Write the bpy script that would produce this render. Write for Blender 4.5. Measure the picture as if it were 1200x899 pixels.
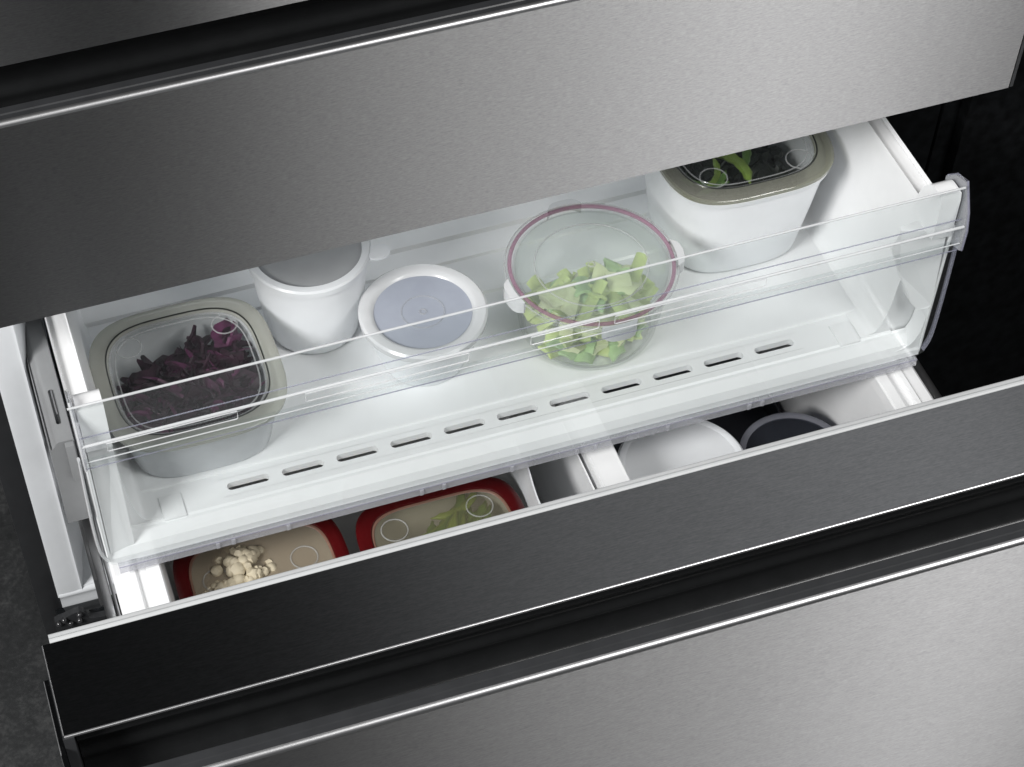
import bpy, bmesh, math, random
from mathutils import Vector, Matrix
sc = bpy.context.scene
for o in list(bpy.data.objects): bpy.data.objects.remove(o)
PI = math.pi

# ---------------------------------------------------------------- camera
cd = bpy.data.cameras.new('camera'); cam = bpy.data.objects.new('camera', cd); sc.collection.objects.link(cam); sc.camera = cam
Rm = ((0.9551182, -0.29498909, -0.02703082), (-0.24849637, -0.74821431, -0.6151625), (0.16124138, 0.59426996, -0.78793682))
M = Matrix.Identity(4)
for i in range(3):
    M[i][0] = Rm[0][i]; M[i][1] = -Rm[1][i]; M[i][2] = -Rm[2][i]
M[0][3], M[1][3], M[2][3] = 0.03970037, -1.07831927, 1.10953163
cam.matrix_world = M
cd.sensor_width = 36; cd.lens = 2268.18 / 1200 * 36
cd.shift_x = (600 - 450.97) / 1200; cd.shift_y = (566.15 - 449.5) / 1200
cd.clip_start = 0.05; cd.clip_end = 60

# ---------------------------------------------------------------- world and lamps (dark studio kitchen)
w = bpy.data.worlds.new('World'); sc.world = w; w.use_nodes = True
bg = w.node_tree.nodes['Background']; bg.inputs[0].default_value = (.9, .95, 1, 1); bg.inputs[1].default_value = 0.035
def area(name, loc, target, sx, sy, power, col=(1, 1, 1)):
    l = bpy.data.lights.new(name, 'AREA'); l.shape = 'RECTANGLE'; l.size = sx; l.size_y = sy; l.energy = power; l.color = col
    o = bpy.data.objects.new(name, l); sc.collection.objects.link(o); o.location = loc
    d = Vector(target) - Vector(loc); o.rotation_euler = d.to_track_quat('-Z', 'Y').to_euler()
    return o
area('key_softbox', (0.88, -1.05, 1.75), (0.45, 0.0, -0.2), 0.55, 0.5, 9, (1, .99, .97))
area('side_softbox', (1.48, -1.25, 1.45), (0.6, 0, 0), 0.62, 0.9, 23, (1, .99, .98))
area('left_softbox', (-1.55, -1.05, 1.35), (0.45, 0.05, -0.2), .8, 0.8, 84, (1, .995, .985))
area('cabinet_led', (0.45, 0.30, -0.035), (0.45, 0.12, -0.3), 0.62, 0.03, 0.17, (.9, .96, 1))
sc.view_settings.view_transform = 'Standard'; sc.view_settings.look = 'None'; sc.view_settings.exposure = 0.0; sc.view_settings.gamma = 1
sc.cycles.use_denoising = True
sc.cycles.max_bounces = 14; sc.cycles.transparent_max_bounces = 40; sc.cycles.transmission_bounces = 10; sc.cycles.diffuse_bounces = 5; sc.cycles.glossy_bounces = 5
sc.cycles.sample_clamp_indirect = 4

# ---------------------------------------------------------------- materials
def newmat(name):
    m = bpy.data.materials.new(name); m.use_nodes = True
    nt = m.node_tree; nt.nodes.clear()
    out = nt.nodes.new('ShaderNodeOutputMaterial')
    return m, nt, out
def N(nt, t, **k):
    n = nt.nodes.new(t)
    for a, b in k.items():
        if a in n.inputs: n.inputs[a].default_value = b
        else: setattr(n, a, b)
    return n
def noise(nt, scale, detail=3, stretch=(1, 1, 1), rough=.5):
    tc = N(nt, 'ShaderNodeTexCoord'); mp = N(nt, 'ShaderNodeMapping'); mp.inputs['Scale'].default_value = stretch
    n = N(nt, 'ShaderNodeTexNoise'); n.inputs['Scale'].default_value = scale; n.inputs['Detail'].default_value = detail; n.inputs['Roughness'].default_value = rough
    nt.links.new(tc.outputs['Object'], mp.inputs[0]); nt.links.new(mp.outputs[0], n.inputs['Vector'])
    return n
def ramp(nt, src, stops):
    r = N(nt, 'ShaderNodeValToRGB'); e = r.color_ramp.elements
    while len(e) < len(stops): e.new(.5)
    for i, (p, c) in enumerate(stops):
        e[i].position = p; e[i].color = (*c, 1) if len(c) == 3 else c
    nt.links.new(src, r.inputs[0]); return r
def plastic(name, col, rough=.35, var=.04, bump=.02, nscale=60, spec=.5, sss=0, metallic=0, coat=0):
    m, nt, out = newmat(name)
    b = N(nt, 'ShaderNodeBsdfPrincipled'); b.inputs['Roughness'].default_value = rough; b.inputs['Specular IOR Level'].default_value = spec
    b.inputs['Metallic'].default_value = metallic; b.inputs['Coat Weight'].default_value = coat
    n = noise(nt, nscale)
    c0 = tuple(max(0, c * (1 - var)) for c in col); c1 = tuple(min(1, c * (1 + var)) for c in col)
    r = ramp(nt, n.outputs[0], [(.3, c0), (.7, c1)]); nt.links.new(r.outputs[0], b.inputs['Base Color'])
    if sss:
        b.inputs['Subsurface Weight'].default_value = sss; b.inputs['Subsurface Radius'].default_value = (.01, .01, .01); b.inputs['Subsurface Scale'].default_value = .5
    if bump:
        bp = N(nt, 'ShaderNodeBump'); bp.inputs['Strength'].default_value = bump * 4; bp.inputs['Distance'].default_value = .0004
        n2 = noise(nt, nscale * 9, 2); nt.links.new(n2.outputs[0], bp.inputs['Height']); nt.links.new(bp.outputs[0], b.inputs['Normal'])
    nt.links.new(b.outputs[0], out.inputs[0]); return m
def brushed(name, c0, c1, rough=.34, aniso=.8, bump=.25, metallic=1):
    m, nt, out = newmat(name)
    b = N(nt, 'ShaderNodeBsdfPrincipled'); b.inputs['Metallic'].default_value = metallic
    b.inputs['Anisotropic'].default_value = aniso
    tv = N(nt, 'ShaderNodeCombineXYZ'); tv.inputs[1].default_value = .707; tv.inputs[2].default_value = .707; nt.links.new(tv.outputs[0], b.inputs['Tangent'])
    n = noise(nt, 1, 4, (260, 900, 900), .65)
    n2 = noise(nt, 1, 3, (90, 1500, 1500), .6)
    mx = N(nt, 'ShaderNodeMath', operation='ADD'); nt.links.new(n.outputs[0], mx.inputs[0]); nt.links.new(n2.outputs[0], mx.inputs[1])
    hf = N(nt, 'ShaderNodeMath', operation='MULTIPLY'); hf.inputs[1].default_value = .5; nt.links.new(mx.outputs[0], hf.inputs[0])
    r = ramp(nt, hf.outputs[0], [(.36, c0), (.64, c1)]); nt.links.new(r.outputs[0], b.inputs['Base Color'])
    rr = N(nt, 'ShaderNodeMapRange'); rr.inputs['From Min'].default_value = .35; rr.inputs['From Max'].default_value = .65
    rr.inputs['To Min'].default_value = rough - .02; rr.inputs['To Max'].default_value = rough + .03
    nt.links.new(hf.outputs[0], rr.inputs[0]); nt.links.new(rr.outputs[0], b.inputs['Roughness'])
    bp = N(nt, 'ShaderNodeBump'); bp.inputs['Strength'].default_value = bump; bp.inputs['Distance'].default_value = .0002
    nt.links.new(hf.outputs[0], bp.inputs['Height']); nt.links.new(bp.outputs[0], b.inputs['Normal'])
    nt.links.new(b.outputs[0], out.inputs[0]); return m
def clear(name, tint=(.97, .98, .98), milk=0.03, milkcol=(.9, .92, .94), rough=.04, ior=1.49, gl=1.0, trans=0):
    """thin clear plastic: see-through sheet with fresnel gloss and a slight milky body"""
    m, nt, out = newmat(name)
    t = N(nt, 'ShaderNodeBsdfTransparent'); t.inputs[0].default_value = (*tint, 1)
    g = N(nt, 'ShaderNodeBsdfGlossy'); g.inputs['Roughness'].default_value = rough
    d = N(nt, 'ShaderNodeBsdfDiffuse'); d.inputs[0].default_value = (*milkcol, 1)
    tl = N(nt, 'ShaderNodeBsdfTranslucent'); tl.inputs[0].default_value = (*milkcol, 1)
    md = N(nt, 'ShaderNodeMixShader'); md.inputs[0].default_value = trans
    nt.links.new(d.outputs[0], md.inputs[1]); nt.links.new(tl.outputs[0], md.inputs[2])
    n = noise(nt, 25, 3); r = N(nt, 'ShaderNodeMapRange'); r.inputs['To Min'].default_value = milk * .8; r.inputs['To Max'].default_value = milk * 1.2
    nt.links.new(n.outputs[0], r.inputs[0])
    m1 = N(nt, 'ShaderNodeMixShader'); nt.links.new(r.outputs[0], m1.inputs[0]); nt.links.new(t.outputs[0], m1.inputs[1]); nt.links.new(md.outputs[0], m1.inputs[2])
    f = N(nt, 'ShaderNodeLayerWeight'); f.inputs[0].default_value = .5
    fp = N(nt, 'ShaderNodeMath', operation='POWER'); fp.inputs[1].default_value = 5; nt.links.new(f.outputs['Facing'], fp.inputs[0])
    fm = N(nt, 'ShaderNodeMath', operation='MULTIPLY_ADD'); fm.use_clamp = True; fm.inputs[1].default_value = .9 * gl; fm.inputs[2].default_value = .04 * gl; nt.links.new(fp.outputs[0], fm.inputs[0])
    m2 = N(nt, 'ShaderNodeMixShader'); nt.links.new(fm.outputs[0], m2.inputs[0]); nt.links.new(m1.outputs[0], m2.inputs[1]); nt.links.new(g.outputs[0], m2.inputs[2])
    nt.links.new(m2.outputs[0], out.inputs[0]); return m

STEEL = brushed('brushed_stainless_steel', (.32, .32, .325), (.46, .46, .465), .54, 1.0, .03)
DARKSTEEL = brushed('dark_brushed_plate', (.075, .078, .082), (.11, .113, .118), .5, 1.0, .03)
CHROME = plastic('bright_steel_edge', (.85, .85, .86), .18, .02, 0, metallic=1)
CHANNEL = plastic('black_channel_plastic', (.012, .0125, .013), .18, .1, .01, coat=.2)
EDGESTEEL = plastic('satin_steel_edge', (.6, .6, .61), .42, .02, 0, metallic=1)
GLOSSBLACK = plastic('gloss_black_plastic', (.008, .009, .01), .12, .1, .01, coat=.3)
SATINBLACK = plastic('satin_black_plastic', (.028, .029, .031), .35, .1, .02)
MATTBLACK = plastic('matt_black_lacquer', (.004, .0045, .005), .6, .6, .06, 90, spec=.12)
WHITE = plastic('white_liner_plastic', (.74, .76, .78), .35, .015, .01)
BASKETW = plastic('white_basket_plastic', (.82, .825, .83), .32, .015, .01)
FOODW = plastic('white_food_plastic', (.78, .80, .82), .3, .015, .01, sss=.15)
GASKET = plastic('pale_grey_rubber', (.46, .47, .475), .45, .03, .02)
RAILM = plastic('zinc_plated_rail', (.55, .55, .56), .28, .08, .02, metallic=1)
REDP = plastic('dark_red_plastic', (.068, .002, .003), .3, .08, .01)
CLEAR = clear('clear_plastic_sheet', milk=.006)
CLEARC = clear('clear_plastic_collar', milk=.012, rough=.06, gl=.6)
CLEARR = clear('milky_bottom_rail', tint=(.9, .9, .92), milk=.34, milkcol=(.62, .63, .66), rough=.1)
LIDGREY = clear('frosted_grey_lid', tint=(.85, .85, .86), milk=.8, milkcol=(.44, .45, .46), rough=.2)
EDGE = clear('bright_plastic_edge', tint=(.9, .91, .92), milk=.5, milkcol=(.86, .87, .88), rough=.1, gl=1.4)
EDGEV = clear('violet_tinted_edge', tint=(.78, .78, .86), milk=.26, milkcol=(.5, .5, .60), rough=.08, gl=2.2)
OLIVE = clear('translucent_olive_rim', tint=(.76, .77, .72), milk=.42, milkcol=(.68, .68, .63), rough=.15, trans=.2)
OLIVED = clear('glassy_olive_rim', tint=(.66, .67, .58), milk=.24, milkcol=(.56, .56, .50), rough=.06, gl=1.5)
LIDCLR = clear('clear_lid_window', tint=(.97, .975, .97), milk=.008, milkcol=(.6, .62, .62), rough=.05)
LIDHAZE = clear('hazy_lid_window', tint=(.93, .95, .94), milk=.10, milkcol=(.66, .70, .70), rough=.1)
LIDMILK2 = clear('hazy_warm_lid_window', tint=(.84, .82, .76), milk=.09, milkcol=(.50, .45, .34), rough=.15)
LIDMILK = clear('milky_lid_window', tint=(.80, .79, .74), milk=.40, milkcol=(.44, .37, .28), rough=.15)
LIDBLUE = clear('blue_grey_translucent_lid', tint=(.5, .56, .72), milk=.72, milkcol=(.47, .50, .57), rough=.18)
LIDWHITE = clear('frosted_white_lid', tint=(.9, .9, .9), milk=.85, milkcol=(.70, .71, .72), rough=.2)
RINGW = clear('embossed_ring_edge', tint=(.9, .9, .9), milk=.22, milkcol=(.75, .77, .77), rough=.1)
BODYW = clear('white_translucent_tub', tint=(.9, .92, .94), milk=.90, milkcol=(.80, .82, .84), rough=.15, trans=.25)
BODYC = clear('clear_bowl_plastic', tint=(.985, .99, .988), milk=.04, rough=.06)
PINK = clear('mauve_silicone_seal', tint=(.84, .72, .78), milk=.38, milkcol=(.46, .24, .34), rough=.2)
BLKSEAL = plastic('dark_seal', (.02, .022, .02), .3, .1, 0)

# ---------------------------------------------------------------- mesh helpers
def link(name, bm, mat, parent=None, smooth=False, recalc=True):
    me = bpy.data.meshes.new(name)
    if recalc: bmesh.ops.recalc_face_normals(bm, faces=bm.faces)
    if smooth:
        for f in bm.faces: f.smooth = True
    bm.to_mesh(me); bm.free()
    me.materials.append(mat)
    if smooth:
        try: me.set_sharp_from_angle(angle=math.radians(40))
        except Exception: pass
    o = bpy.data.objects.new(name, me); sc.collection.objects.link(o)
    if parent: o.parent = parent
    return o
def thing(name, label, cat, loc=(0, 0, 0), group=None, kind=None):
    o = bpy.data.objects.new(name, None); sc.collection.objects.link(o); o.location = loc; o.empty_display_size = .05
    tag(o, label, cat, group, kind); return o
def tag(o, label, cat=None, group=None, kind=None):
    o['label'] = label
    if cat: o['category'] = cat
    if group: o['group'] = group
    if kind: o['kind'] = kind
def box(bm, x0, x1, y0, y1, z0, z1, bev=0):
    vs = [bm.verts.new((x, y, z)) for x in (x0, x1) for y in (y0, y1) for z in (z0, z1)]
    fs = [(0, 1, 3, 2), (4, 6, 7, 5), (0, 4, 5, 1), (2, 3, 7, 6), (0, 2, 6, 4), (1, 5, 7, 3)]
    F = [bm.faces.new([vs[i] for i in f]) for f in fs]
    if bev:
        E = list({e for f in F for e in f.edges})
        bmesh.ops.bevel(bm, geom=E, offset=bev, segments=2, affect='EDGES', profile=.6)
    return F
def B(name, mat, parent, *a, bev=.001, smooth=True):
    bm = bmesh.new(); box(bm, *a, bev=bev); return link(name, bm, mat, parent, smooth)
def extr(name, mat, parent, prof, x0, x1, axis='x', smooth=False):
    """closed profile, extruded along axis. prof pts are the two other coordinates in order"""
    bm = bmesh.new(); n = len(prof)
    def P(p, t): return (t, p[0], p[1]) if axis == 'x' else ((p[0], t, p[1]) if axis == 'y' else (p[0], p[1], t))
    a = [bm.verts.new(P(p, x0)) for p in prof]; b = [bm.verts.new(P(p, x1)) for p in prof]
    for i in range(n): bm.faces.new((a[i], a[(i + 1) % n], b[(i + 1) % n], b[i]))
    bm.faces.new(a[::-1]); bm.faces.new(b)
    return link(name, bm, mat, parent, smooth)
def smoothline(pts, seg=5):
    out = []
    n = len(pts)
    for i in range(n - 1):
        p0 = pts[max(i - 1, 0)]; p1 = pts[i]; p2 = pts[i + 1]; p3 = pts[min(i + 2, n - 1)]
        for k in range(seg):
            t = k / seg
            out.append(tuple(.5 * ((2 * p1[j]) + (-p0[j] + p2[j]) * t + (2 * p0[j] - 5 * p1[j] + 4 * p2[j] - p3[j]) * t * t + (-p0[j] + 3 * p1[j] - 3 * p2[j] + p3[j]) * t ** 3) for j in range(len(p1))))
    out.append(tuple(pts[-1])); return out
def sq(a, b, n=4, k=64, bulge=0):
    """rounded-square outline (superellipse)"""
    out = []
    for i in range(k):
        t = 2 * PI * i / k; c, s = math.cos(t), math.sin(t)
        out.append((a * math.copysign(abs(c) ** (2 / n), c), b * math.copysign(abs(s) ** (2 / n), s)))
    return out
def loft(name, mat, parent, rings, cap0=True, cap1=False, smooth=True):
    """rings: list of lists of 3-D points, same count"""
    bm = bmesh.new(); V = [[bm.verts.new(p) for p in r] for r in rings]
    k = len(V[0])
    for a, b in zip(V, V[1:]):
        for i in range(k): bm.faces.new((a[i], a[(i + 1) % k], b[(i + 1) % k], b[i]))
    if cap0: bm.faces.new(V[0][::-1])
    if cap1: bm.faces.new(V[-1])
    return link(name, bm, mat, parent, smooth)
def ring3(out2, z): return [(x, y, z) for x, y in out2]
def lathe(name, mat, parent, prof, k=72, cx=0, cy=0, closed=False):
    rings = [[(cx + r * math.cos(2 * PI * i / k), cy + r * math.sin(2 * PI * i / k), z) for i in range(k)] for r, z in prof]
    if closed: rings.append(rings[0])
    bm = bmesh.new(); V = [[bm.verts.new(p) for p in r] for r in (rings[:-1] if closed else rings)]
    if closed: V.append(V[0])
    for a, b in zip(V, V[1:]):
        for i in range(k): bm.faces.new((a[i], a[(i + 1) % k], b[(i + 1) % k], b[i]))
    if not closed:
        if prof[0][0] > 1e-6 and prof[0][0] < .2: bm.faces.new(V[0][::-1]) if False else None
    return link(name, bm, mat, parent, True)
def disc(name, mat, parent, out2, z0, z1):
    return loft(name, mat, parent, [ring3(out2, z0), ring3(out2, z1)], True, True)
def torus(name, mat, parent, R, r, cx, cy, z, k=40, h=None):
    return lathe(name, mat, parent, [(R + r * math.cos(a), z + (h or r) * math.sin(a)) for a in [2 * PI * i / 8 for i in range(8)]], k, cx, cy, True)
def band(name, mat, parent, outs, closed=True):
    """closed tube-like band: list of (outline2d, z), first joined to last"""
    r = [ring3(o, z) for o, z in outs]
    return loft(name, mat, parent, r + [r[0]], False, False) if closed else loft(name, mat, parent, r, False, False)
def bead(name, mat, parent, pts, r, cyc=False, k=8, sy=1):
    """round bead along a polyline (in world coords)"""
    bm = bmesh.new(); n = len(pts); V = []
    for i, p in enumerate(pts):
        p = Vector(p)
        a = Vector(pts[(i - 1) % n] if (cyc or i > 0) else pts[i]); b = Vector(pts[(i + 1) % n] if (cyc or i < n - 1) else pts[i])
        t = (b - a).normalized(); u = t.cross(Vector((0, 1, 0)))
        if u.length < .1: u = t.cross(Vector((0, 0, 1)))
        u.normalize(); v = t.cross(u)
        V.append([bm.verts.new(p + u * r * math.cos(2 * PI * j / k) + v * r * sy * math.sin(2 * PI * j / k)) for j in range(k)])
    for i in range(n if cyc else n - 1):
        a, b = V[i], V[(i + 1) % n]
        for j in range(k): bm.faces.new((a[j], a[(j + 1) % k], b[(j + 1) % k], b[j]))
    if not cyc: bm.faces.new(V[0]); bm.faces.new(V[-1][::-1])
    return link(name, bm, mat, parent, True)

# ---------------------------------------------------------------- setting
m, nt, out = newmat('dark_stone_floor')
b = N(nt, 'ShaderNodeBsdfPrincipled'); b.inputs['Roughness'].default_value = .65
n1 = noise(nt, 18, 8, rough=.7); n2 = noise(nt, 140, 5, rough=.7)
mx = N(nt, 'ShaderNodeMix', data_type='FLOAT'); mx.inputs[0].default_value = .45; nt.links.new(n1.outputs[0], mx.inputs[2]); nt.links.new(n2.outputs[0], mx.inputs[3])
r = ramp(nt, mx.outputs[0], [(.38, (.012, .013, .0135)), (.5, (.022, .023, .024)), (.66, (.06, .061, .061))]); nt.links.new(r.outputs[0], b.inputs['Base Color'])
bp = N(nt, 'ShaderNodeBump'); bp.inputs['Strength'].default_value = .4; bp.inputs['Distance'].default_value = .002; nt.links.new(mx.outputs[0], bp.inputs['Height']); nt.links.new(bp.outputs[0], b.inputs['Normal'])
nt.links.new(b.outputs[0], out.inputs[0]); STONE = m
bm = bmesh.new(); box(bm, -4, 5, -4, 2.5, -.66, -.60)
fl = link('floor', bm, STONE); tag(fl, 'dark grey mottled stone floor beside the open drawer', kind='structure')

# ---------------------------------------------------------------- the cabinet body
cab = thing('refrigerator', 'black refrigerator body with white inner lining that the open drawer slides out of', 'refrigerator', (0.45, .1, -.6))
cab.location = (0, 0, 0)
B('side_panel', SATINBLACK, cab, -.011, .0118, .1, .76, -.58, 1.0)
B('side_panel', MATTBLACK, cab, .8585, .911, .1, .76, -.58, 1.0)
B('back_panel', SATINBLACK, cab, .012, .858, .74, .76, -.58, 1.0)
B('plinth', MATTBLACK, cab, -.005, .905, .12, .7, -.598, -.58)
# white lining: jamb, drafted inner wall with a rounded pocket, floor and sill
prof = smoothline([(.012, .100), (.0125, .0985), (.033, .0985), (.038, .102), (.046, .14), (.056, .19), (.058, .30), (.058, .72)], 4) + [(.0125, .72)]
extr('liner_wall', WHITE, cab, prof, -.50, -.012, 'z', True)
extr('liner_wall', WHITE, cab, [(.8575, .72), (.8575, .13), (.852, .105), (.845, .13), (.842, .30), (.842, .72)], -.50, -.012, 'z', True)
extr('liner_sill', WHITE, cab, smoothline([(.72, -.492), (.16, -.492), (.108, -.4915), (.1, -.4935), (.097, -.498), (.0985, -.506), (.0985, -.532)], 4) + [(.72, -.532)], .0125, .857, 'x', True)
B('liner_top', WHITE, cab, .0125, .857, .1, .72, -.012, .0)
B('liner_back', WHITE, cab, .0585, .8415, .70, .72, -.49, -.0125)
# rail support with its slot on the left inner wall
COVER = plastic('satin_rail_cover', (.24, .245, .25), .3, .03, .02)
rc = extr('rail_cover', COVER, cab, smoothline([(.0395, -.26), (.0400, -.165), (.0415, -.158), (.0440, -.1555), (.0465, -.1515), (.0490, -.1500)], 4) + [(.0612, -.1500), (.0618, -.1520), (.0618, -.26)], .0, .45, 'y', True)
B('rail_slot', GLOSSBLACK, rc, .0508, .0548, .0200, .0600, -.1512, -.1494, bev=.0016)
B('slot_tongue', RAILM, rc, .0528, .0541, .030, .0585, -.1495, -.1484, bev=.0004)
B('rail_step', COVER, rc, .0530, .0608, -.006, -.0003, -.2, -.1512, bev=.001)
B('slide_rail', RAILM, cab, .0485, .0600, -.05, .45, -.325, -.285, bev=.0015)
BOLT = plastic('glossy_black_bolt', (.03, .03, .032), .12, .05, 0, coat=.5)
# black hinge bracket with bolts, below the sill
hb = B('bracket', GLOSSBLACK, cab, .004, .085, .0705, .0965, -.567, -.5135, bev=.003)
extr('bracket', SATINBLACK, cab, smoothline([(.001, -.533), (.0015, -.505), (.004, -.4995), (.012, -.4975), (.022, -.494), (.029, -.493), (.033, -.498), (.036, -.508), (.050, -.5115), (.085, -.513)], 4) + [(.085, -.533)], .0705, .0775, 'y')
for bx, bz in ((.0055, -.5040), (.0115, -.5000), (.0170, -.5080), (.0275, -.4975), (.0265, -.5070)):
    bm = bmesh.new(); bmesh.ops.create_uvsphere(bm, u_segments=12, v_segments=8, radius=.0035)
    o = link('bolt', bm, BOLT, hb, True); o.location = (bx, .0700, bz)

# ---------------------------------------------------------------- drawer front (used twice)
def front(root, y0, zt, zb, x0=0.0, x1=.9):
    """y0 front plane, zt top face height, zb bottom"""
    zl = zt - .0458
    def E(name, mat, pr, a=x0, b_=x1, sm=False): return extr(name, mat, root, [(y0 + p[0], p[1]) for p in pr], a, b_, 'x', sm)
    # stainless skin with rounded top edge
    E('front_panel', STEEL, [(0, zb), (0, zl - .002), (.0006, zl - .0006), (.002, zl), (.004, zl), (.004, zb)], x0 + .001, x1 - .001)
    E('edge_trim', EDGESTEEL, smoothline([(-.0004, zl - .0034), (-.0002, zl - .0016), (.0008, zl - .0002), (.0022, zl + .0005), (.0037, zl + .0007)], 4) + [(.0038, zl - .002), (.001, zl - .0034)], x0 + .0012, x1 - .0012, True)
    # black lip behind the steel edge
    E('lip', SATINBLACK, [(.0041, zl - .03), (.0041, zl - .0004), (.0092, zl - .0003), (.0100, zl + .0006), (.0162, zl + .0007), (.0170, zl - .0002), (.0178, zl - .004), (.0178, zl - .03)], x0 + .001, x1 - .001)
    # glossy finger channel
    inner = smoothline([(.0182, zl - .030), (.024, zl - .038), (.034, zl - .040), (.044, zl - .034), (.047, zl - .022), (.0445, zl - .012), (.0475, zl - .003), (.0450, zl + .010), (.0385, zl + .018), (.0400, zl + .025), (.0355, zl + .034), (.0300, zl + .040), (.0285, zt - .0012)], 6)
    outer = [(.060, zt - .0012), (.060, zl - .045), (.0182, zl - .045)]
    E('handle_channel', CHANNEL, inner + outer, x0 + .0085, x1 - .0085, True)
    E('edge_trim', EDGESTEEL, [(.0270, zt - .0016), (.0268, zt - .0007), (.0271, zt + .0001), (.0276, zt + .0004), (.0284, zt + .0004), (.0284, zt - .0008)], x0 + .0015, x1 - .0015)
    E('top_plate', DARKSTEEL, [(.0286, zt), (.0286, zt - .0011), (.104, zt - .0011), (.104, zt)], x0 + .0015, x1 - .0015)
    for a, b_ in ((x0, x0 + .008), (x1 - .008, x1)):
        E('end_cap', SATINBLACK, smoothline([(.0044, zl - .001), (.013, zl + .004), (.022, zl + .018), (.0265, zt - .0018)], 4) + [(.1035, zt - .0018), (.1035, zb), (.0044, zb)], a + .0003, b_ - .0003)
        E('side_trim', DARKSTEEL, [(.0005, zl - .0015), (.006, zl - .0005), (.012, zl + .006), (.02, zt - .010), (.082, zt - .010), (.082, zb), (.0005, zb)], a - .0035 if a == x0 else b_ + .0003, a if a == x0 else b_ + .0035)
    bead('edge_line', EDGESTEEL, root, [(x0 + .0013, y0 + .0286, zt), (x0 + .0013, y0 + .1035, zt)], .0004)
    bead('edge_line', EDGESTEEL, root, [(x0 - .0034, y0 + .0205, zt - .0102), (x0 - .0034, y0 + .0815, zt - .0102)], .0004)
    bead('edge_line', EDGESTEEL, root, [(x0 - .0034, y0 + .0125, zl + .0065), (x0 - .0034, y0 + .0205, zt - .0102)], .0004)
    E('door_body', SATINBLACK, [(.062, zt - .0015), (.103, zt - .0015), (.103, zb), (.0042, zb), (.0042, zl - .047), (.062, zl - .047)], x0 + .0085, x1 - .0085)
    return zl

# open lower drawer
D = .4045
def sub(name, label):
    o = bpy.data.objects.new(name, None); sc.collection.objects.link(o); o.parent = cab; o['label'] = label; o.empty_display_size = .05; return o
od = sub('drawer', 'wide lower drawer pulled open, dark brushed top and stainless front')
front(od, -D, -.003, -.50)
# gasket: two pale ridges on the back of the door
bm = bmesh.new()
for y in (-.3003,):
    pr = smoothline([(-.3004, -.0055), (-.2992, -.0035), (-.2975, -.0030), (-.2967, -.0036), (-.2964, -.0095), (-.2959, -.0095), (-.2956, -.0036), (-.2948, -.0030), (-.2925, -.0036), (-.2918, -.006)], 4) + [(-.2918, -.018), (-.3004, -.018)]
gk = extr('gasket', GASKET, od, pr, .0068, .8932, 'x', True)
B('gasket', GASKET, od, .0068, .0145, -.2999, -.2922, -.49, -.0182, bev=.001)
B('gasket', GASKET, od, .8855, .8932, -.2999, -.2922, -.49, -.0182, bev=.001)
B('inner_panel', WHITE, od, .015, .885, -.3003, -.288, -.49, -.019, bev=.004)
# lower bin: drafted walls, stepped rim
zr = -.268
def rim_strip(sx, x):    # profile across the rim, sx=+1 for the left one
    return [(x, zr - .012), (x, zr - .004), (x + sx * .003, zr - .001), (x + sx * .014, zr), (x + sx * .016, zr + .002), (x + sx * .020, zr + .002), (x + sx * .022, zr - .0015), (x + sx * .030, zr - .0015), (x + sx * .032, zr + .003), (x + sx * .0415, zr + .004), (x + sx * .043, zr + .002), (x + sx * .0445, zr - .008), (x + sx * .0415, zr - .008), (x + sx * .040, zr - .001), (x + sx * .003, zr - .006)]
binp = extr('bin_rim', BASKETW, od, rim_strip(1, .0646), -.288, .24, 'y')
extr('bin_rim', BASKETW, od, rim_strip(-1, .8354), -.288, .24, 'y')
bm = bmesh.new()
def bquad(a, b_, c, d_):
    bm.faces.new([bm.verts.new(p) for p in (a, b_, c, d_)])
xi, xo, xb, xc = .1075, .7925, .125, .775; zbf = -.455
bquad((xi, -.288, zr - .006), (xi, .24, zr - .006), (xb, .23, zbf), (xb, -.28, zbf))
bquad((xo, -.288, zr - .006), (xo, .24, zr - .006), (xc, .23, zbf), (xc, -.28, zbf))
bquad((xb, -.28, zbf), (xb, .23, zbf), (xc, .23, zbf), (xc, -.28, zbf))
bquad((xi, .24, zr), (xo, .24, zr), (xc, .23, zbf), (xb, .23, zbf))
bquad((xi, -.288, zr), (xo, -.288, zr), (xc, -.28, zbf), (xb, -.28, zbf))
bo = link('bin', bm, BASKETW, od)
sm = bo.modifiers.new('thick', 'SOLIDIFY'); sm.thickness = .0025; sm.offset = 0
# divider: broad flat-topped rib, thin clear fin on its left, moulded corner of the left half
dv = extr('divider', BASKETW, od, smoothline([(.506, -.45), (.5085, -.30), (.5095, -.279), (.512, -.277)], 3) + smoothline([(.533, -.277), (.5365, -.279), (.538, -.30), (.545, -.45)], 3), -.287, .22, 'y')
B('divider_fin', BASKETW, od, .5035, .5050, -.287, .2, -.45, -.287, bev=0)
pth = smoothline([(.4560, .06), (.4560, .0), (.4555, -.045), (.4530, -.068), (.4515, -.090), (.4540, -.115), (.4600, -.17), (.4610, -.285)], 5)
extr('corner_moulding', WHITE, od, pth + [(x + .0014, y) for x, y in pth[::-1]], -.45, -.288, 'z', True)
# slides either side of the bin
for x, s in ((.0555, 1), (.8445, -1)):
    B('slide_rail', RAILM, od, x - .0042, x + .0042, -.288, .25, -.305, -.279, bev=.002)
    B('slide_rail', RAILM, od, x + s * .0052, x + s * .0078, -.288, .25, -.300, -.276, bev=.001)

# closed upper drawer
ud = sub('drawer', 'closed stainless steel upper drawer above the clear basket')
front(ud, 0, .2445, .0, 0, .9)
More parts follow.
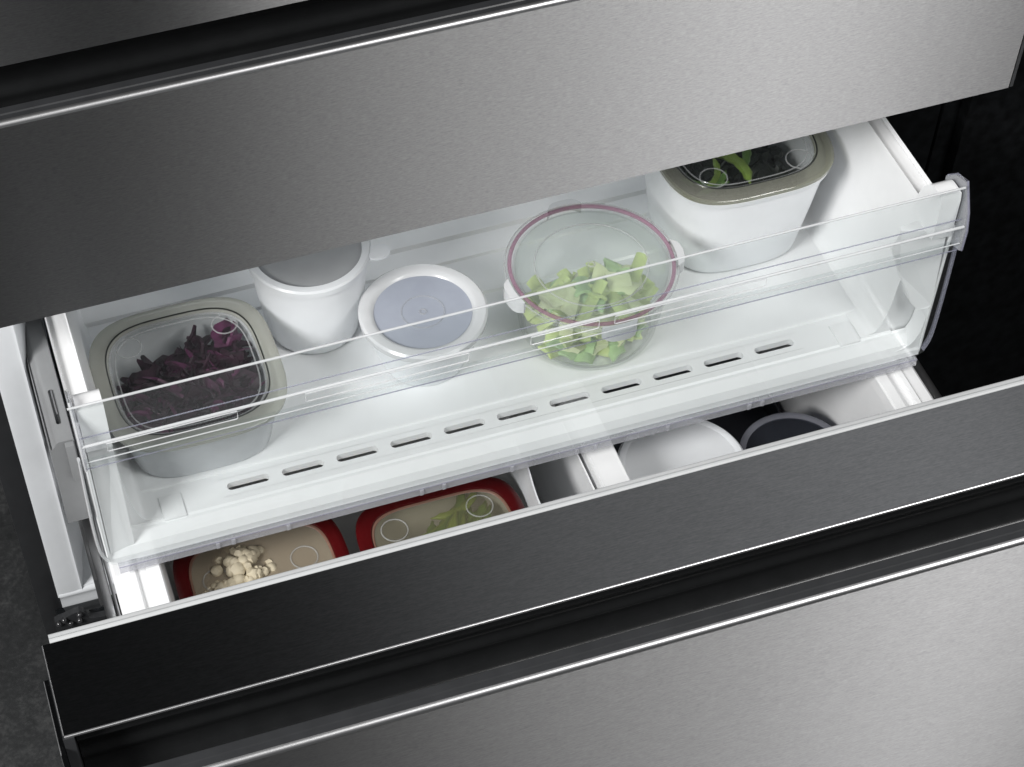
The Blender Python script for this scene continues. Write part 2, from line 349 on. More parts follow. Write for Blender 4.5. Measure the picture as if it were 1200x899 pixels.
# doors above
for i, (xa, xb_) in enumerate(((0, .4485), (.4515, .9))):
    dr = sub('door', ('left' if i == 0 else 'right') + ' stainless door above the closed upper drawer')
    B('front_panel', STEEL, dr, xa + .001, xb_ - .001, 0, .004, .2475, 1.2, bev=.0012)
    B('door_body', SATINBLACK, dr, xa + .002, xb_ - .002, .0045, .098, .2485, 1.2, bev=.002)
# neighbour on the right
nb = thing('kitchen_cabinet', 'matt black tall kitchen cabinet to the right of the refrigerator', 'cabinet')
B('side_panel', MATTBLACK, nb, .9125, .930, .098, .75, -.6, 1.2)
B('cabinet_door', MATTBLACK, nb, .9305, 1.9, .085, .105, -.598, 1.2, bev=.002)

# ---------------------------------------------------------------- the basket
bk = thing('freezer_basket', 'white shallow basket with clear plastic front hanging above the lower bin', 'basket')
ZF = -.230; YF = -.0655; YB = .30
# perforated floor strip
slots = [.2 + .0502 * i for i in range(11)]
bm = bmesh.new(); yc = -.0288; y0, y1 = -.0390, -.0190; pit = .0502
import functools
def stad(cx, k=32, L=.0385, W_=.0085, z=ZF):
    pts = []
    h = (L - W_) / 2
    for i in range(k):
        t = 2 * PI * (i + .5) / k
        c, s = math.cos(t), math.sin(t)
        pts.append((cx + math.copysign(h, c) + W_ / 2 * c, yc + W_ / 2 * s + (0 if True else 0), z))
    return pts
for cx in slots:
    O = stad(cx); k = len(O); hx, hy = pit / 2, (y1 - y0) / 2
    # the rectangle, split at the same angles
    R_ = []
    for i in range(k):
        t = 2 * PI * (i + .5) / k; c, s = math.cos(t), math.sin(t)
        q = min(hx / abs(c), hx / max(abs(s), 1e-6)); u, v = c * q, s * q
        R_.append([cx + u, yc + v / hx * hy])
    for sx in (-1, 1):
        for sy in (-1, 1):
            j = min(range(k), key=lambda i: (R_[i][0] - cx - sx * hx) ** 2 + ((R_[i][1] - yc - sy * hy) * hx / hy) ** 2)
            R_[j] = [cx + sx * hx, yc + sy * hy]
    a = [bm.verts.new((p[0], p[1], ZF)) for p in R_]; b_ = [bm.verts.new(p) for p in O]; c_ = [bm.verts.new((p[0], p[1], ZF - .0068)) for p in O]
    for i in range(k):
        j = (i + 1) % k
        bm.faces.new((a[i], a[j], b_[j], b_[i])); bm.faces.new((b_[i], b_[j], c_[j], c_[i]))
xs0, xs1 = slots[0] - pit / 2, slots[-1] + pit / 2
def flat(x0, x1, ya, yb, z):
    bm.faces.new([bm.verts.new(p) for p in ((x0, ya, z), (x1, ya, z), (x1, yb, z), (x0, yb, z))])
XL, XR = .090, .812
flat(XL, xs0, y0, y1, ZF); flat(xs1, XR, y0, y1, ZF)
# stepped profile to the front and to the back, as extruded sheets
def sheet(pts):
    for p, q in zip(pts, pts[1:]):
        bm.faces.new([bm.verts.new(v) for v in ((XL, p[0], p[1]), (XR, p[0], p[1]), (XR, q[0], q[1]), (XL, q[0], q[1]))])
sheet([(-.0390, ZF), (-.0455, ZF), (-.047, ZF - .0012), (-.050, ZF - .0014), (-.060, ZF - .006), (-.064, ZF - .013), (-.0650, ZF - .020)])
sheet([(-.0190, ZF), (-.0125, ZF), (-.0115, ZF + .0014), (-.0100, ZF + .0018), (-.0085, ZF + .0018), (.118, ZF + .0018), (.120, ZF + .0036), (.165, ZF + .0036), (.1665, ZF + .006), (.192, ZF + .0062), (.194, ZF + .010), (.216, ZF + .0105), (.222, ZF + .026), (.232, ZF + .030), (.235, ZF + .05), (.30, ZF + .052), (.31, ZF + .15)])
XL, XR = .0662, .8338
sheet([(-.0458, ZF + .0006), (-.0475, ZF - .0009), (-.0505, ZF - .0011), (-.0605, ZF - .0057), (-.0643, ZF - .0127), (-.0648, ZF - .0190)])
bmesh.ops.remove_doubles(bm, verts=bm.verts, dist=.00002)
fo = link('basket_floor', bm, BASKETW, bk)
# side walls: hollow white walls with a flat flange on top, open to the front
def wallprof(mirror):
    f = (lambda x: .9 - x) if mirror else (lambda x: x)
    return [(f(x), z) for x, z in smoothline([(.0650, -.246), (.0645, -.16), (.064, -.083), (.0655, -.0815)], 3) + smoothline([(.080, -.0812), (.0825, -.084), (.090, -.15), (.096, -.205), (.104, -.2262), (.118, ZF + .0005)], 5) + [(.118, -.246)]]
extr('side_wall', BASKETW, bk, wallprof(False), -.044, YB, 'y', True)
extr('side_wall', BASKETW, bk, wallprof(True), -.044, YB, 'y', True)
B('back_wall', BASKETW, bk, .066, .834, YB, YB + .004, -.24, -.09, bev=.001)
# moulded front corners of the side walls
for s in (0, 1):
    f = (lambda x: .9 - x) if s else (lambda x: x)
    bm = bmesh.new()
    A = ([(.0680, -.0622, -.088), (.0680, -.0622, -.247), (.0800, -.0620, -.249), (.0900, -.0600, -.246), (.0895, -.0560, -.14), (.0890, -.0540, -.086)] if not s else
         [(.8290, -.0630, -.090), (.8335, -.0640, -.183), (.8310, -.0640, -.187), (.8230, -.0600, -.1900), (.8170, -.0560, -.183), (.8040, -.0470, -.150), (.7900, -.0450, -.115), (.7960, -.0450, -.096)])
    Bk = [(p[0], -.0405, p[2]) for p in A]
    va = [bm.verts.new(p) for p in A]; vb = [bm.verts.new(p) for p in Bk]
    bm.faces.new(va); bm.faces.new(vb[::-1])
    for i in range(len(A)): bm.faces.new((va[i], va[(i + 1) % len(A)], vb[(i + 1) % len(A)], vb[i]))
    we = link('wall_end', bm, BASKETW, bk)
    xa, xb_ = sorted((f(.0652), f(.0672))); B('wall_cheek', BASKETW, bk, xa, xb_, -.0646, -.0442, -.2460, -.0835, bev=.0006)
    if s:
        extr('corner_fillet', BASKETW, bk, smoothline([(.8326, -.200), (.8300, -.222), (.8220, -.2355), (.8080, -.2400)], 4) + [(.8080, -.243), (.8326, -.243)], -.0628, -.0448, 'y', True)
    # white block under the clear collar
    xa, xb_ = sorted((f(.0675), f(.0890 if not s else .086)))
    extr('collar_block', BASKETW, bk, smoothline([(-.028, -.080), (-.034, -.060), (-.044, -.047), (-.052, -.0445), (-.0635, -.045)], 4) + [(-.0650, -.052), (-.0655, -.094), (-.044, -.094), (-.028, -.092)], xa, xb_, 'x', True)
    # little square boss on the floor
    xa, xb_ = sorted((f(.1200), f(.1400)))
    B('floor_boss', BASKETW, bk, xa, xb_, -.048, -.022, ZF - .002, ZF + .0014, bev=.0006)
# clear front panel
X0, X1 = .0600, .8400
pts = [(X0, -.100), (X0 - .0015, -.17), (X0 - .0010, -.222), (X0 + .004, -.241), (X0 + .014, -.2485), (X1 - .014, -.2485), (X1 - .004, -.241), (X1 + .0010, -.222), (X1 + .0015, -.17), (X1, -.100)]
extr('front_panel', CLEAR, bk, pts, -.0690, -.0665, 'y')
bead('panel_edge', EDGEV, bk, [(p[0], -.0655, p[1]) for p in smoothline(pts[6:], 4)], .0016, sy=2.0)
bead('panel_edge', EDGE, bk, [(p[0], -.0655, p[1]) for p in smoothline(pts[:4], 4)], .0014, sy=2.0)
# clear bottom rail with clips
extr('bottom_rail', CLEARR, bk, [(-.0705, -.2490), (-.0705, -.2575), (-.0620, -.2575), (-.0620, -.2500), (-.0660, -.2490)], X0 + .012, X1 - .010)
bead('rail_edge', EDGEV, bk, [(X0 + .012, -.0705, -.2490), (X1 - .010, -.0705, -.2490)], .00045)
for x in (.158, .172, .222, .345, .366, .430, .492, .510, .580, .660, .673):
    B('clip', CLEARR, bk, x, x + .0035, -.0718, -.0690, -.2568, -.2497, bev=.0005)
# clear collar: upper sheet, ledge, lower apron
YC = -.066
extr('collar', CLEARC, bk, [(YC, -.0360), (YC - .0022, -.0360), (YC - .0060, -.0700), (YC - .0110, -.0725), (YC - .0120, -.1000), (YC - .0095, -.1015), (YC - .0090, -.0745), (YC - .0040, -.0722)], X0 + .0025, X1 - .0075)
bead('collar_edge', EDGE, bk, [(X0 + .0005, YC - .0011, -.0358), (X1 - .0080, YC - .0011, -.0358)], .0011)
bead('collar_edge', EDGEV, bk, [(X0 + .003, YC - .0045, -.0700), (X1 - .006, YC - .0045, -.0700)], .0005)
bead('collar_edge', EDGE, bk, [(X0 + .003, YC - .0108, -.0732), (X1 - .006, YC - .0108, -.0732)], .0013)
bead('collar_edge', EDGEV, bk, [(X0 + .003, YC - .0108, -.1008), (X1 - .006, YC - .0108, -.1008)], .0005)
bead('collar_edge', EDGE, bk, [(X0 + .003, YC - .0112, -.0925), (X1 - .006, YC - .0112, -.0925)], .0006)
for a_, b_ in ((.249, .386), (.442, .50), (.516, .650), (.085, .19)):
    zz, h = -.0788, .0046
    bead('label_frame', EDGE, bk, [(a_, YC - .0124, zz - h), (b_, YC - .0124, zz - h), (b_ + .001, YC - .0124, zz - h + .001), (b_ + .001, YC - .0124, zz + h), (a_ - .001, YC - .0124, zz + h), (a_ - .001, YC - .0124, zz - h + .001)], .0005, cyc=True, k=6)
# end caps of the collar (clear, violet edges)
for s in (0, 1):
    f = (lambda x: .9 - x) if s else (lambda x: x)
    xa, xb_ = sorted((f(.0622), f(.0655)))
    pr = [(-.034, -.052), (-.046, -.040), (-.062, -.0345), (-.0745, -.060), (-.0790, -.078), (-.0790, -.100), (-.066, -.104), (-.040, -.098)]
    extr('collar_end', CLEARR, bk, pr, xa, xb_)
    bead('collar_end_edge', EDGEV if s else EDGE, bk, [(f(.0632), p[0], p[1]) for p in pr[:7]], .0011)

# ---------------------------------------------------------------- food containers
def square_lid(root, a, z, rimmat, winmat, ringpts, n=3.6, rimw=.0145, cx=0, cy=0, seal=True, thick=.006, ringr=.0115):
    def o(s, nn=n): return [(x + cx, y + cy) for x, y in sq(a - s, a - s, nn)]
    l = band('lid', rimmat, root, [(o(.000), z - thick), (o(-.0006), z - .0015), (o(.0012), z), (o(rimw * .45), z + .0006), (o(rimw), z - .0002), (o(rimw + .0012), z - .0028), (o(rimw - .001), z - .0034), (o(.0030), z - thick + .001)])
    disc('window', winmat, l, o(rimw + .0012), z - .0040, z - .0030)
    band('window_edge', RINGW, l, [(o(rimw + .0005), z - .0028), (o(rimw + .0012), z - .0018), (o(rimw + .0026), z - .0020), (o(rimw + .0030), z - .0029)])
    if seal:
        band('seal', BLKSEAL, l, [(o(rimw - .0014), z + .0002), (o(rimw - .0010), z + .0008), (o(rimw - .0002), z + .0004), (o(rimw - .0002), z - .0004)])
        band('window_step', RINGW, l, [(o(rimw + .0062), z - .0028), (o(rimw + .0066), z - .0022), (o(rimw + .0074), z - .0024), (o(rimw + .0076), z - .0029)])
    for (x, y) in ringpts: torus('boss_ring', RINGW, l, ringr, .0007, x + cx, y + cy, z - .0026, 40)
    return l
def square_body(root, a, ab, z, zb_, mat, n=3.6):
    h = z - zb_
    rings = [(ab * .93, zb_), (ab * .985, zb_ + .002), (ab, zb_ + .006), (ab + (a - ab) * .5, zb_ + h * .5), (a, z)]
    inn = [(a - .002, z), (ab + (a - ab) * .5 - .002, zb_ + h * .5), (ab - .002, zb_ + .008), (ab * .93 - .002, zb_ + .003)]
    return loft('body', mat, root, [ring3(sq(r, r, n), zz) for r, zz in rings + inn], True, True)

# A: square tub of red cabbage
A0 = (.1725, .0565, ZF + .0020)
zA = -.163 - A0[2]
cA = thing('food_container', 'square translucent tub with olive rimmed clear lid holding shredded red cabbage', 'container', A0)
square_body(cA, .0745, .0660, zA - .006, 0, BODYW, 3.4)
square_lid(cA, .0815, zA, OLIVE, LIDCLR, [(-.043, .044), (.045, .045)], 3.4)

# cabbage shreds
CAB = plastic('red_cabbage', (.022, .004, .014), .5, .8, .05, 90, spec=.25)
CAB2 = plastic('red_cabbage_rib', (.11, .020, .075), .35, .5, .03, 80)
def shreds(name, n, cx, cy, zlo, zhi, rad, size, mats, seed, heap=False, wide=(.10, .22)):
    rnd = random.Random(seed); bm = bmesh.new()
    for i in range(n):
        L = size * rnd.uniform(.45, 1.25); wd = size * rnd.uniform(*wide); ang0 = rnd.uniform(.5, 2.4) * rnd.choice((-1, 1))
        px, py = rnd.uniform(-1, 1) * rad, rnd.uniform(-1, 1) * rad
        if heap and (py / rad - px / rad * .35 > .62): continue
        Rr = Matrix.Rotation(rnd.uniform(0, 2 * PI), 3, 'Z') @ Matrix.Rotation(rnd.uniform(-.6, .6), 3, 'Y') @ Matrix.Rotation(rnd.uniform(-1.5, 1.5), 3, 'X')
        k = 10; q = []; tw = rnd.uniform(-1, 1); ph = rnd.uniform(0, 6)
        for j in range(k + 1):
            t = j / k - .5; a = t * ang0; r_ = L / abs(ang0)
            p = Vector((r_ * math.sin(abs(ang0) * t), r_ * (1 - math.cos(a)), .06 * L * math.sin(t * 9 + ph)))
            wj = wd * (1 - abs(2 * t) ** 3 * .75) * (1 + .15 * math.sin(j * 2.1 + ph)); th = wd * .09
            w_ = Vector((0, math.sin(tw * t * 2) * .6, 1)).normalized() * wj / 2
            nn = Vector((math.sin(a), -math.cos(a), 0)) * th
            q.append([Rr @ (p + e * w_ + f_ * nn) for e in (-1, 1) for f_ in (-1, 1)])
        al = [v for r2 in q for v in r2]
        c = sum(al, Vector()) / len(al)
        ext = max(max(abs(v.x - c.x), abs(v.y - c.y)) for v in al); ez = max(abs(v.z - c.z) for v in al)
        lv = rnd.random() ** .6
        lim = rad * (.88 + .12 * lv) - ext * .85
        if lim < .004: lim = .004
        e_ = ((abs(px) / rad) ** 3.2 + (abs(py) / rad) ** 3.2) ** (1 / 3.2)
        sc_ = lim / rad if e_ <= 1 else lim / rad / e_
        hz = zlo + ez * .9 + max(0, zhi - zlo - 1.8 * ez) * lv * (1 - .3 * (abs(px) / rad) ** 3)
        off = Vector((cx + px * sc_, cy + py * sc_, hz)) - c; mi = 0 if rnd.random() < .82 else 1
        prev = None
        for r2 in q:
            V = [bm.verts.new(v + off) for v in r2]
            if prev:
                for a, b_ in ((0, 1), (1, 3), (3, 2), (2, 0)):
                    fc = bm.faces.new((prev[a], prev[b_], V[b_], V[a])); fc.material_index = mi
            else: bm.faces.new((V[0], V[1], V[3], V[2])).material_index = mi
            prev = V
        bm.faces.new((prev[2], prev[3], prev[1], prev[0])).material_index = mi
    o = link(name, bm, mats[0], None, True); o.data.materials.append(mats[1]); return o
cb = shreds('red_cabbage', 520, A0[0], A0[1], ZF + .010, -.1705, .070, .066, (CAB, CAB2), 3, True, (.14, .27))
tag(cb, 'dark purple shredded red cabbage filling the square tub', 'cabbage', kind='stuff')

# round containers
def round_body(root, r, rb, z, mat, thick=.0018):
    return lathe('body', mat, root, [(.0001, 0), (rb * .9, 0), (rb * .98, .0015), (rb, .005), ((r + rb) / 2 + .001, z * .5), (r, z), (r - thick, z), ((r + rb) / 2 - thick, z * .5), (rb - thick, .007), (rb * .9, .004), (.0001, .004)])
# B: tall white cup
B0 = (.3065, .134, ZF + .0036); zB = -.128 - B0[2]
cB = thing('food_container', 'tall white round cup with a side tab, partly hidden under the upper drawer', 'container', B0)
round_body(cB, .0545, .0430, zB - .004, FOODW)
l = lathe('lid', FOODW, cB, [(.0530, zB - .009), (.0565, zB - .008), (.0570, zB - .002), (.0555, zB), (.0500, zB + .0005), (.0485, zB - .003), (.0500, zB - .005)], closed=True)
lathe('window', LIDGREY, l, [(.0001, zB - .0042), (.0488, zB - .0040), (.0488, zB - .0028), (.0001, zB - .0030)])
bm = bmesh.new()
tb = [(x, y) for x, y in sq(.0105, .0085, 2.6, 24)]
bmv = [bm.verts.new((.0590 + x, -.0245 + y, zB - .0035)) for x, y in tb]; bmw = [bm.verts.new((.0590 + x, -.0245 + y, zB - .0010)) for x, y in tb]
bm.faces.new(bmv[::-1]); bm.faces.new(bmw)
for i in range(24): bm.faces.new((bmv[i], bmv[(i + 1) % 24], bmw[(i + 1) % 24], bmw[i]))
link('lid_tab', bm, FOODW, l, True)
# C: small white bowl with blue-grey lid
C0 = (.3915, .0615, ZF + .0020); zC = -.165 - C0[2]
cC = thing('food_container', 'small white round bowl with blue grey translucent lid in the basket middle', 'container', C0)
round_body(cC, .0550, .0390, zC - .004, FOODW)
l = lathe('lid', LIDWHITE, cC, [(.0555, zC - .009), (.0580, zC - .008), (.0585, zC - .002), (.0565, zC), (.0500, zC + .0005), (.0460, zC - .0015), (.0440, zC - .0045), (.0520, zC - .0055)], closed=True)
lathe('window', LIDBLUE, l, [(.0001, zC - .0048), (.0300, zC - .0048), (.0445, zC - .0044), (.0445, zC - .0034), (.0300, zC - .0038), (.0001, zC - .0038)])
torus('boss_ring', RINGW, l, .0195, .0006, 0, 0, zC - .0036, 48)
torus('boss_ring', RINGW, l, .0030, .0007, 0, 0, zC - .0034, 20)
# D: large clear bowl, clip lid, celery
D0 = (.5495, .0545, ZF + .0020); zD = -.1505 - D0[2]
cD = thing('food_container', 'large clear round bowl with mauve sealed lid holding celery slices', 'container', D0)
round_body(cD, .0715, .0640, zD - .005, BODYC)
torus('base_ring', RINGW, cD, .0585, .0010, 0, 0, .0012, 64)
l = lathe('lid', BODYC, cD, [(.0740, zD - .010), (.0780, zD - .009), (.0790, zD - .002), (.0775, zD), (.0745, zD + .0004), (.0700, zD - .0010), (.0690, zD - .0040), (.0730, zD - .0055)], closed=True)
lathe('window', LIDHAZE, l, [(.0001, zD - .0035), (.0692, zD - .0038), (.0692, zD - .0026), (.0001, zD - .0024)])
torus('seal', PINK, l, .0742, .0019, 0, 0, zD - .0016, 80)
torus('lid_edge', RINGW, l, .0788, .0008, 0, 0, zD - .0022, 80)
torus('boss_ring', RINGW, l, .0515, .0008, 0, 0, zD - .0022, 80)
torus('boss_ring', RINGW, l, .0030, .0009, 0, 0, zD - .0022, 20)
for ang in (math.radians(-8), math.radians(188), math.radians(88), math.radians(268)):
    bm = bmesh.new(); k = 9; rows = []
    for i in range(k):
        a = ang + (i / (k - 1) - .5) * .42; e = abs(i / (k - 1) - .5) * 2; dr_ = .0062 * (1 - e ** 4)
        rows.append([bm.verts.new((r_ * math.cos(a), r_ * math.sin(a), z_)) for r_, z_ in ((.0780, zD - .0005), (.0790 + dr_, zD - .001), (.0790 + dr_ * 1.05, zD - .014), (.0775 + dr_, zD - .014), (.0765 + dr_ * .8, zD - .0035), (.0780, zD - .0035))])
    for p, q in zip(rows, rows[1:]):
        for j in range(6): bm.faces.new((p[j], p[(j + 1) % 6], q[(j + 1) % 6], q[j]))
    bm.faces.new(rows[0]); bm.faces.new(rows[-1][::-1])
    link('clip', bm, LIDWHITE, l, True)
# E: tall white tub with olive lid
E0 = (.7180, .1330, ZF + .0036); zE = -.112 - E0[2]
cE = thing('food_container', 'tall white square tub with olive rimmed lid over green beans, right end of basket', 'container', E0)
square_body(cE, .0790, .0650, zE - .006, 0, FOODW, 3.2)
square_lid(cE, .0815, zE, OLIVED, LIDCLR, [(-.040, -.046), (.044, -.048)], 3.4, ringr=.0125)
band('collar_rim', FOODW, cE, [(sq(.0800, .0800, 3.4), zE - .012), (sq(.0815, .0815, 3.4), zE - .0065), (sq(.0780, .0780, 3.4), zE - .0062), (sq(.0755, .0755, 3.4), zE - .014)])

def pod(name, mat, L, r, bend, seed):
    rnd = random.Random(seed); bm = bmesh.new(); k = 12; V = []
    for i in range(k + 1):
        t = i / k; rr = r * min(1, 5 * t + .15, 5 * (1 - t) + .25) * (1 + .12 * math.sin(t * 31 + seed))
        a = (t - .5) * bend
        c = Vector((math.sin(a) * L / max(bend, .01), 0, 0)) if False else Vector(((t - .5) * L, (t - .5) ** 2 * bend * L, 0))
        V.append([bm.verts.new(c + Vector((0, rr * math.cos(2 * PI * j / 8), rr * .8 * math.sin(2 * PI * j / 8)))) for j in range(8)])
    for a, b_ in zip(V, V[1:]):
        for j in range(8): bm.faces.new((a[j], a[(j + 1) % 8], b_[(j + 1) % 8], b_[j]))
    bm.faces.new(V[0]); bm.faces.new(V[-1][::-1])
    return link(name, bm, mat, None, True)
BEAN = plastic('green_bean', (.10, .20, .035), .4, .35, .03, 60)
BEANL = plastic('pale_green_bean', (.20, .30, .05), .4, .3, .03, 60)
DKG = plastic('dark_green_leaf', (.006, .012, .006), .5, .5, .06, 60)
rnd = random.Random(11)
proto = pod('green_bean', BEAN, .075, .0052, .5, 1); proto2 = pod('green_bean', BEANL, .07, .0055, .8, 2)
def beans(lst, label, group):
    for i, (x, y, z, rz, ry, kk, s) in enumerate(lst):
        src = (proto, proto2)[kk]
        o = src.copy(); sc.collection.objects.link(o); o.location = (x, y, z); o.rotation_euler = (rnd.uniform(-.5, .5), ry, rz); o.scale = (s, s, s)
        tag(o, label, 'bean', group)
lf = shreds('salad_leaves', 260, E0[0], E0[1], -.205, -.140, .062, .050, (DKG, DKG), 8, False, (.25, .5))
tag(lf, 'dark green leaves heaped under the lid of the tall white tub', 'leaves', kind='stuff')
beans([(.716, .118, -.132, 1.9, .1, 1, .95), (.684, .092, -.131, .5, 0, 0, .6), (.690, .103, -.130, 1.0, 0, 1, .6), (.676, .098, -.132, -.4, 0, 0, .6), (.732, .130, -.134, 1.2, 0, 0, .8)],
      'green bean on dark leaves inside the tall white tub', 'beans in the tall tub')

# celery slices
CEL = plastic('celery_green', (.60, .70, .28), .35, .22, .04, 50, sss=.1)
CEL2 = plastic('celery_pale', (.72, .76, .46), .35, .15, .04, 50, sss=.1)
CEL3 = plastic('celery_deep', (.44, .62, .30), .35, .25, .04, 50, sss=.1)
def celery_mesh(L, r, arc, th, seed, mat):
    bm = bmesh.new(); k = 8; A = []; rnd2 = random.Random(seed)
    sl = rnd2.uniform(-.5, .5)
    for e in (-1, 1):
        row = []
        for i in range(k + 1):
            t = (i / k - .5) * arc
            for rr in (r, r - th * (1 - .3 * abs(t / arc))):
                row.append(bm.verts.new((e * L / 2 + sl * r * math.sin(t), rr * math.sin(t), rr * math.cos(t) - r * .6)))
        A.append(row)
    a, b_ = A
    for i in range(k):
        o0, i0, o1, i1 = 2 * i, 2 * i + 1, 2 * i + 2, 2 * i + 3
        bm.faces.new((a[o0], a[o1], b_[o1], b_[o0])); bm.faces.new((a[i1], a[i0], b_[i0], b_[i1]))
        bm.faces.new((a[o1], a[o0], a[i0], a[i1])); bm.faces.new((b_[o0], b_[o1], b_[i1], b_[i0]))
    bm.faces.new((a[0], b_[0], b_[1], a[1])); bm.faces.new((a[2 * k + 1], b_[2 * k + 1], b_[2 * k], a[2 * k]))
    return link('celery_slice', bm, mat, None, True)
protos = [celery_mesh(.036, .008, 2.2, .0032, 1, CEL), celery_mesh(.026, .011, 1.5, .004, 2, CEL2), celery_mesh(.026, .009, 2.0, .003, 3, CEL3), celery_mesh(.018, .013, 1.3, .005, 4, CEL2), celery_mesh(.038, .008, 1.7, .003, 5, CEL)]
rnd = random.Random(5)
n = 0
while n < 180:
    a = rnd.uniform(0, 2 * PI); r_ = .047 * math.sqrt(rnd.random()); x, y = r_ * math.cos(a), r_ * math.sin(a)
    if y > .020 + .012 * math.sin(x * 60): continue
    h = .055 * (1 - max(0, (y + .015) / .05) ** 1.5) if y > -.015 else .052
    lay = (n % 5) / 4
    if n % 5 == 0 and y > -.012: continue
    z = ZF + .011 + max(.0, h) * lay * rnd.uniform(.8, 1.0)
    src = protos[rnd.randrange(5)]; o = src.copy() if n > 4 else protos[n]
    if n > 4: sc.collection.objects.link(o)
    o.location = (D0[0] + x, D0[1] + y, z); o.rotation_euler = (rnd.uniform(-.7, .7), rnd.uniform(-.5, .5), rnd.uniform(0, 2 * PI))
    s = rnd.uniform(.9, 1.3); o.scale = (s, s, s)
    tag(o, 'pale green celery slice in the heap inside the clear round bowl', 'celery', 'celery slices in the clear bowl'); n += 1

# lower bin: two red-rimmed boxes, frosted round tub, clear-rimmed round bowl
zL = -.330
def red_box(loc, bosses, label, win=None):
    c = thing('food_container', label, 'container', loc)
    zz = zL - loc[2]
    square_body(c, .0745, .066, zz - .006, 0, BODYW, 4.4)
    square_lid(c, .0800, zz, REDP, win or LIDMILK, bosses, 4.6, rimw=.0120, seal=False, ringr=.0125)
    band('window_rim', plastic('brownish_seal', (.20, .11, .08), .4, .1, 0), c, [(sq(0.0676, 0.0676, 4.6), zz - .0026), (sq(0.0670, 0.0670, 4.6), zz - .0014), (sq(0.0656, 0.0656, 4.6), zz - .0016), (sq(0.0650, 0.0650, 4.6), zz - .0026)])
    return c
F0 = (.1990, -.0760, -.4535); G0 = (.3700, -.0905, -.4535)
red_box(F0, [(-.043, .026), (.040, .026)], 'square box with dark red lid rim holding cauliflower, left end of lower bin')
red_box(G0, [(-.043, .044), (.041, .046)], 'square box with dark red lid rim holding green beans, in the lower bin', LIDMILK2)
CAU = plastic('cauliflower', (.50, .44, .32), .6, .12, .1, 90)
def floret(seed):
    rnd2 = random.Random(seed); bm = bmesh.new()
    for i in range(70):
        a = rnd2.uniform(0, 2 * PI); e = rnd2.uniform(.02, 1) ** .6; R1 = .021
        c = Vector((R1 * math.cos(a) * e, R1 * math.sin(a) * e, R1 * .8 * math.sqrt(max(0, 1 - e * e))))
        rs = bmesh.ops.create_icosphere(bm, subdivisions=2, radius=rnd2.uniform(.0026, .0048), matrix=Matrix.Translation(c))
        for v in rs['verts']:
            d = (v.co - c).normalized(); v.co += d * .0007 * math.sin(v.co.x * 2500 + v.co.y * 1900) * math.cos(v.co.z * 2300)
    rs = bmesh.ops.create_cone(bm, cap_ends=True, segments=12, radius1=.005, radius2=.011, depth=.02, matrix=Matrix.Translation((0, 0, -.006)))
    return link('cauliflower_floret', bm, CAU, None, True)
flo = [floret(1), floret(2), floret(3)]
for i, (x, y, z, s, lab) in enumerate([(-.046, .010, -.350, 1.1, 'cauliflower floret at the left inside of the red rimmed box'), (-.018, .038, -.347, 1.2, 'largest cauliflower floret, at the back of the red rimmed box'), (-.012, .004, -.349, 1.1, 'cauliflower floret in the middle front of the red rimmed box'),
                                  (.018, .014, -.366, .95, 'rightmost cauliflower floret in the red rimmed box'), (-.050, -.020, -.352, 1.0, 'cauliflower floret at the near left of the red rimmed box, behind the drawer front')]):
    o = flo[i % 3] if i < 3 else flo[i % 3].copy()
    if i >= 3: sc.collection.objects.link(o)
    s *= 1.25; o.location = (F0[0] + x, F0[1] + y - .008, z - .004); o.rotation_euler = (0, 0, i * 1.3); o.scale = (s, s, s)
    tag(o, lab, 'cauliflower', 'cauliflower florets in the red rimmed box')
rnd = random.Random(21)
bl = []
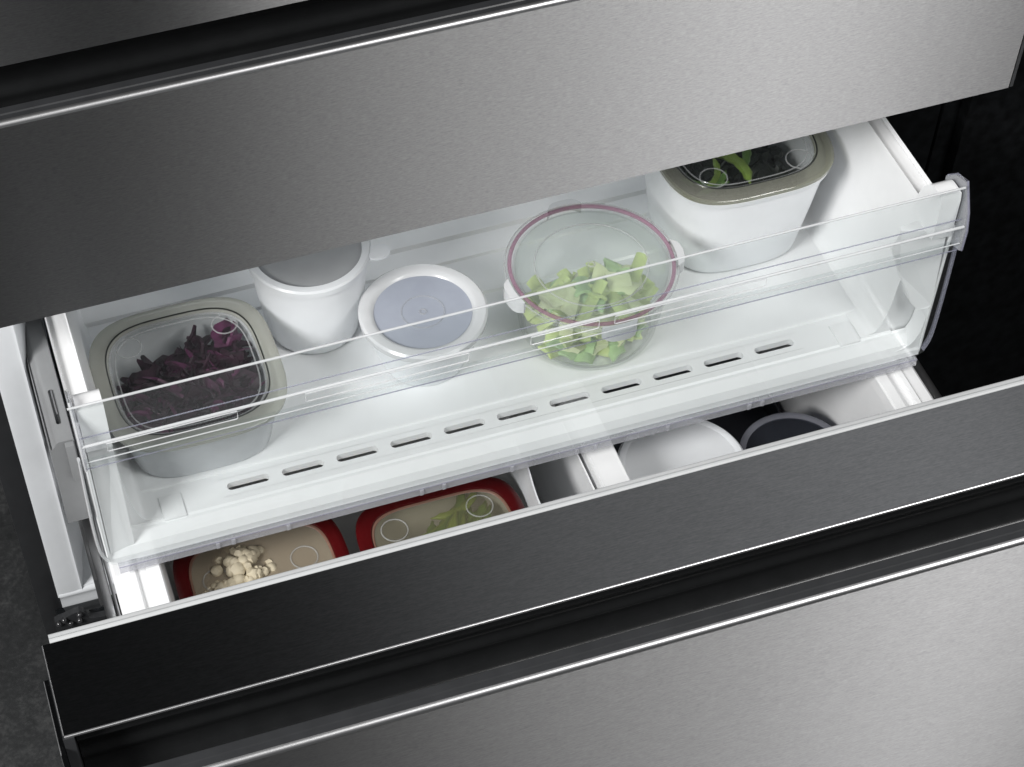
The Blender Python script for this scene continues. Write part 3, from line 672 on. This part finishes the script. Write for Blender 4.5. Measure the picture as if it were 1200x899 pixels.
for i in range(22):
    t = i / 21
    bl.append((G0[0] - .025 + .055 * t + rnd.uniform(-.008, .008), G0[1] + .015 + .030 * t + rnd.uniform(-.016, .012), -.3425 + rnd.uniform(-.010, .002), .55 + rnd.uniform(-.25, .25), rnd.uniform(-.04, .04), int(rnd.random() < .25), rnd.uniform(.8, 1.05)))
beans(bl, 'green bean lying in the red rimmed box of the lower bin', 'beans in the red rimmed box')
bpy.data.objects.remove(proto); bpy.data.objects.remove(proto2)
# frosted round tub
H0 = (.6085, -.0600, -.4500); zH = -.330 - H0[2]
cH = thing('food_container', 'round tub with frosted pale grey lid right of the white divider', 'container', H0)
round_body(cH, .0590, .050, zH - .004, FOODW)
l = lathe('lid', FOODW, cH, [(.0590, zH - .009), (.0620, zH - .008), (.0625, zH - .003), (.0600, zH), (.0560, zH + .0003), (.0540, zH - .0008), (.0540, zH - .003)], closed=True)
lathe('window', FOODW, l, [(.0001, zH - .0026), (.0542, zH - .0022), (.0542, zH - .0010), (.0001, zH - .0012)])
# smoky round bowl
I0 = (.7230, -.068, -.4500); zI = -.350 - I0[2]
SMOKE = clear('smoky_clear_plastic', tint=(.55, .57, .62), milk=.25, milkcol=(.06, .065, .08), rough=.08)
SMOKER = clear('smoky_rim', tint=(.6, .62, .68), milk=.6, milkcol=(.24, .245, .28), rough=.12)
cI = thing('food_container', 'dark smoky round bowl with clear rim behind the right end of the drawer front', 'container', I0)
round_body(cI, .050, .042, zI - .004, SMOKE)
l = lathe('lid', SMOKER, cI, [(.0500, zI - .006), (.0530, zI - .005), (.0530, zI - .001), (.0500, zI), (.0465, zI - .001), (.0465, zI - .004)], closed=True)
lathe('window', SMOKE, l, [(.0001, zI - .003), (.0470, zI - .003), (.0470, zI - .002), (.0001, zI - .002)])

# made-up dark insert, stands in for deep shade in the bin's right half
tr = thing('shade_insert', 'added dark insert standing in for the shade in the lower bin, right half', 'shade_insert')
SHADEM = plastic('shade_dark_plastic', (.05, .052, .064), .4, .1, .02)
B('shade_base', SHADEM, tr, .5475, .768, -.275, .20, -.4545, -.4505, bev=.001)
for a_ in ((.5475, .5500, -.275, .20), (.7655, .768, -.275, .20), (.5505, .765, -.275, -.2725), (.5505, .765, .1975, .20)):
    B('shade_wall', SHADEM, tr, *a_, -.4500, -.425, bev=.0005)
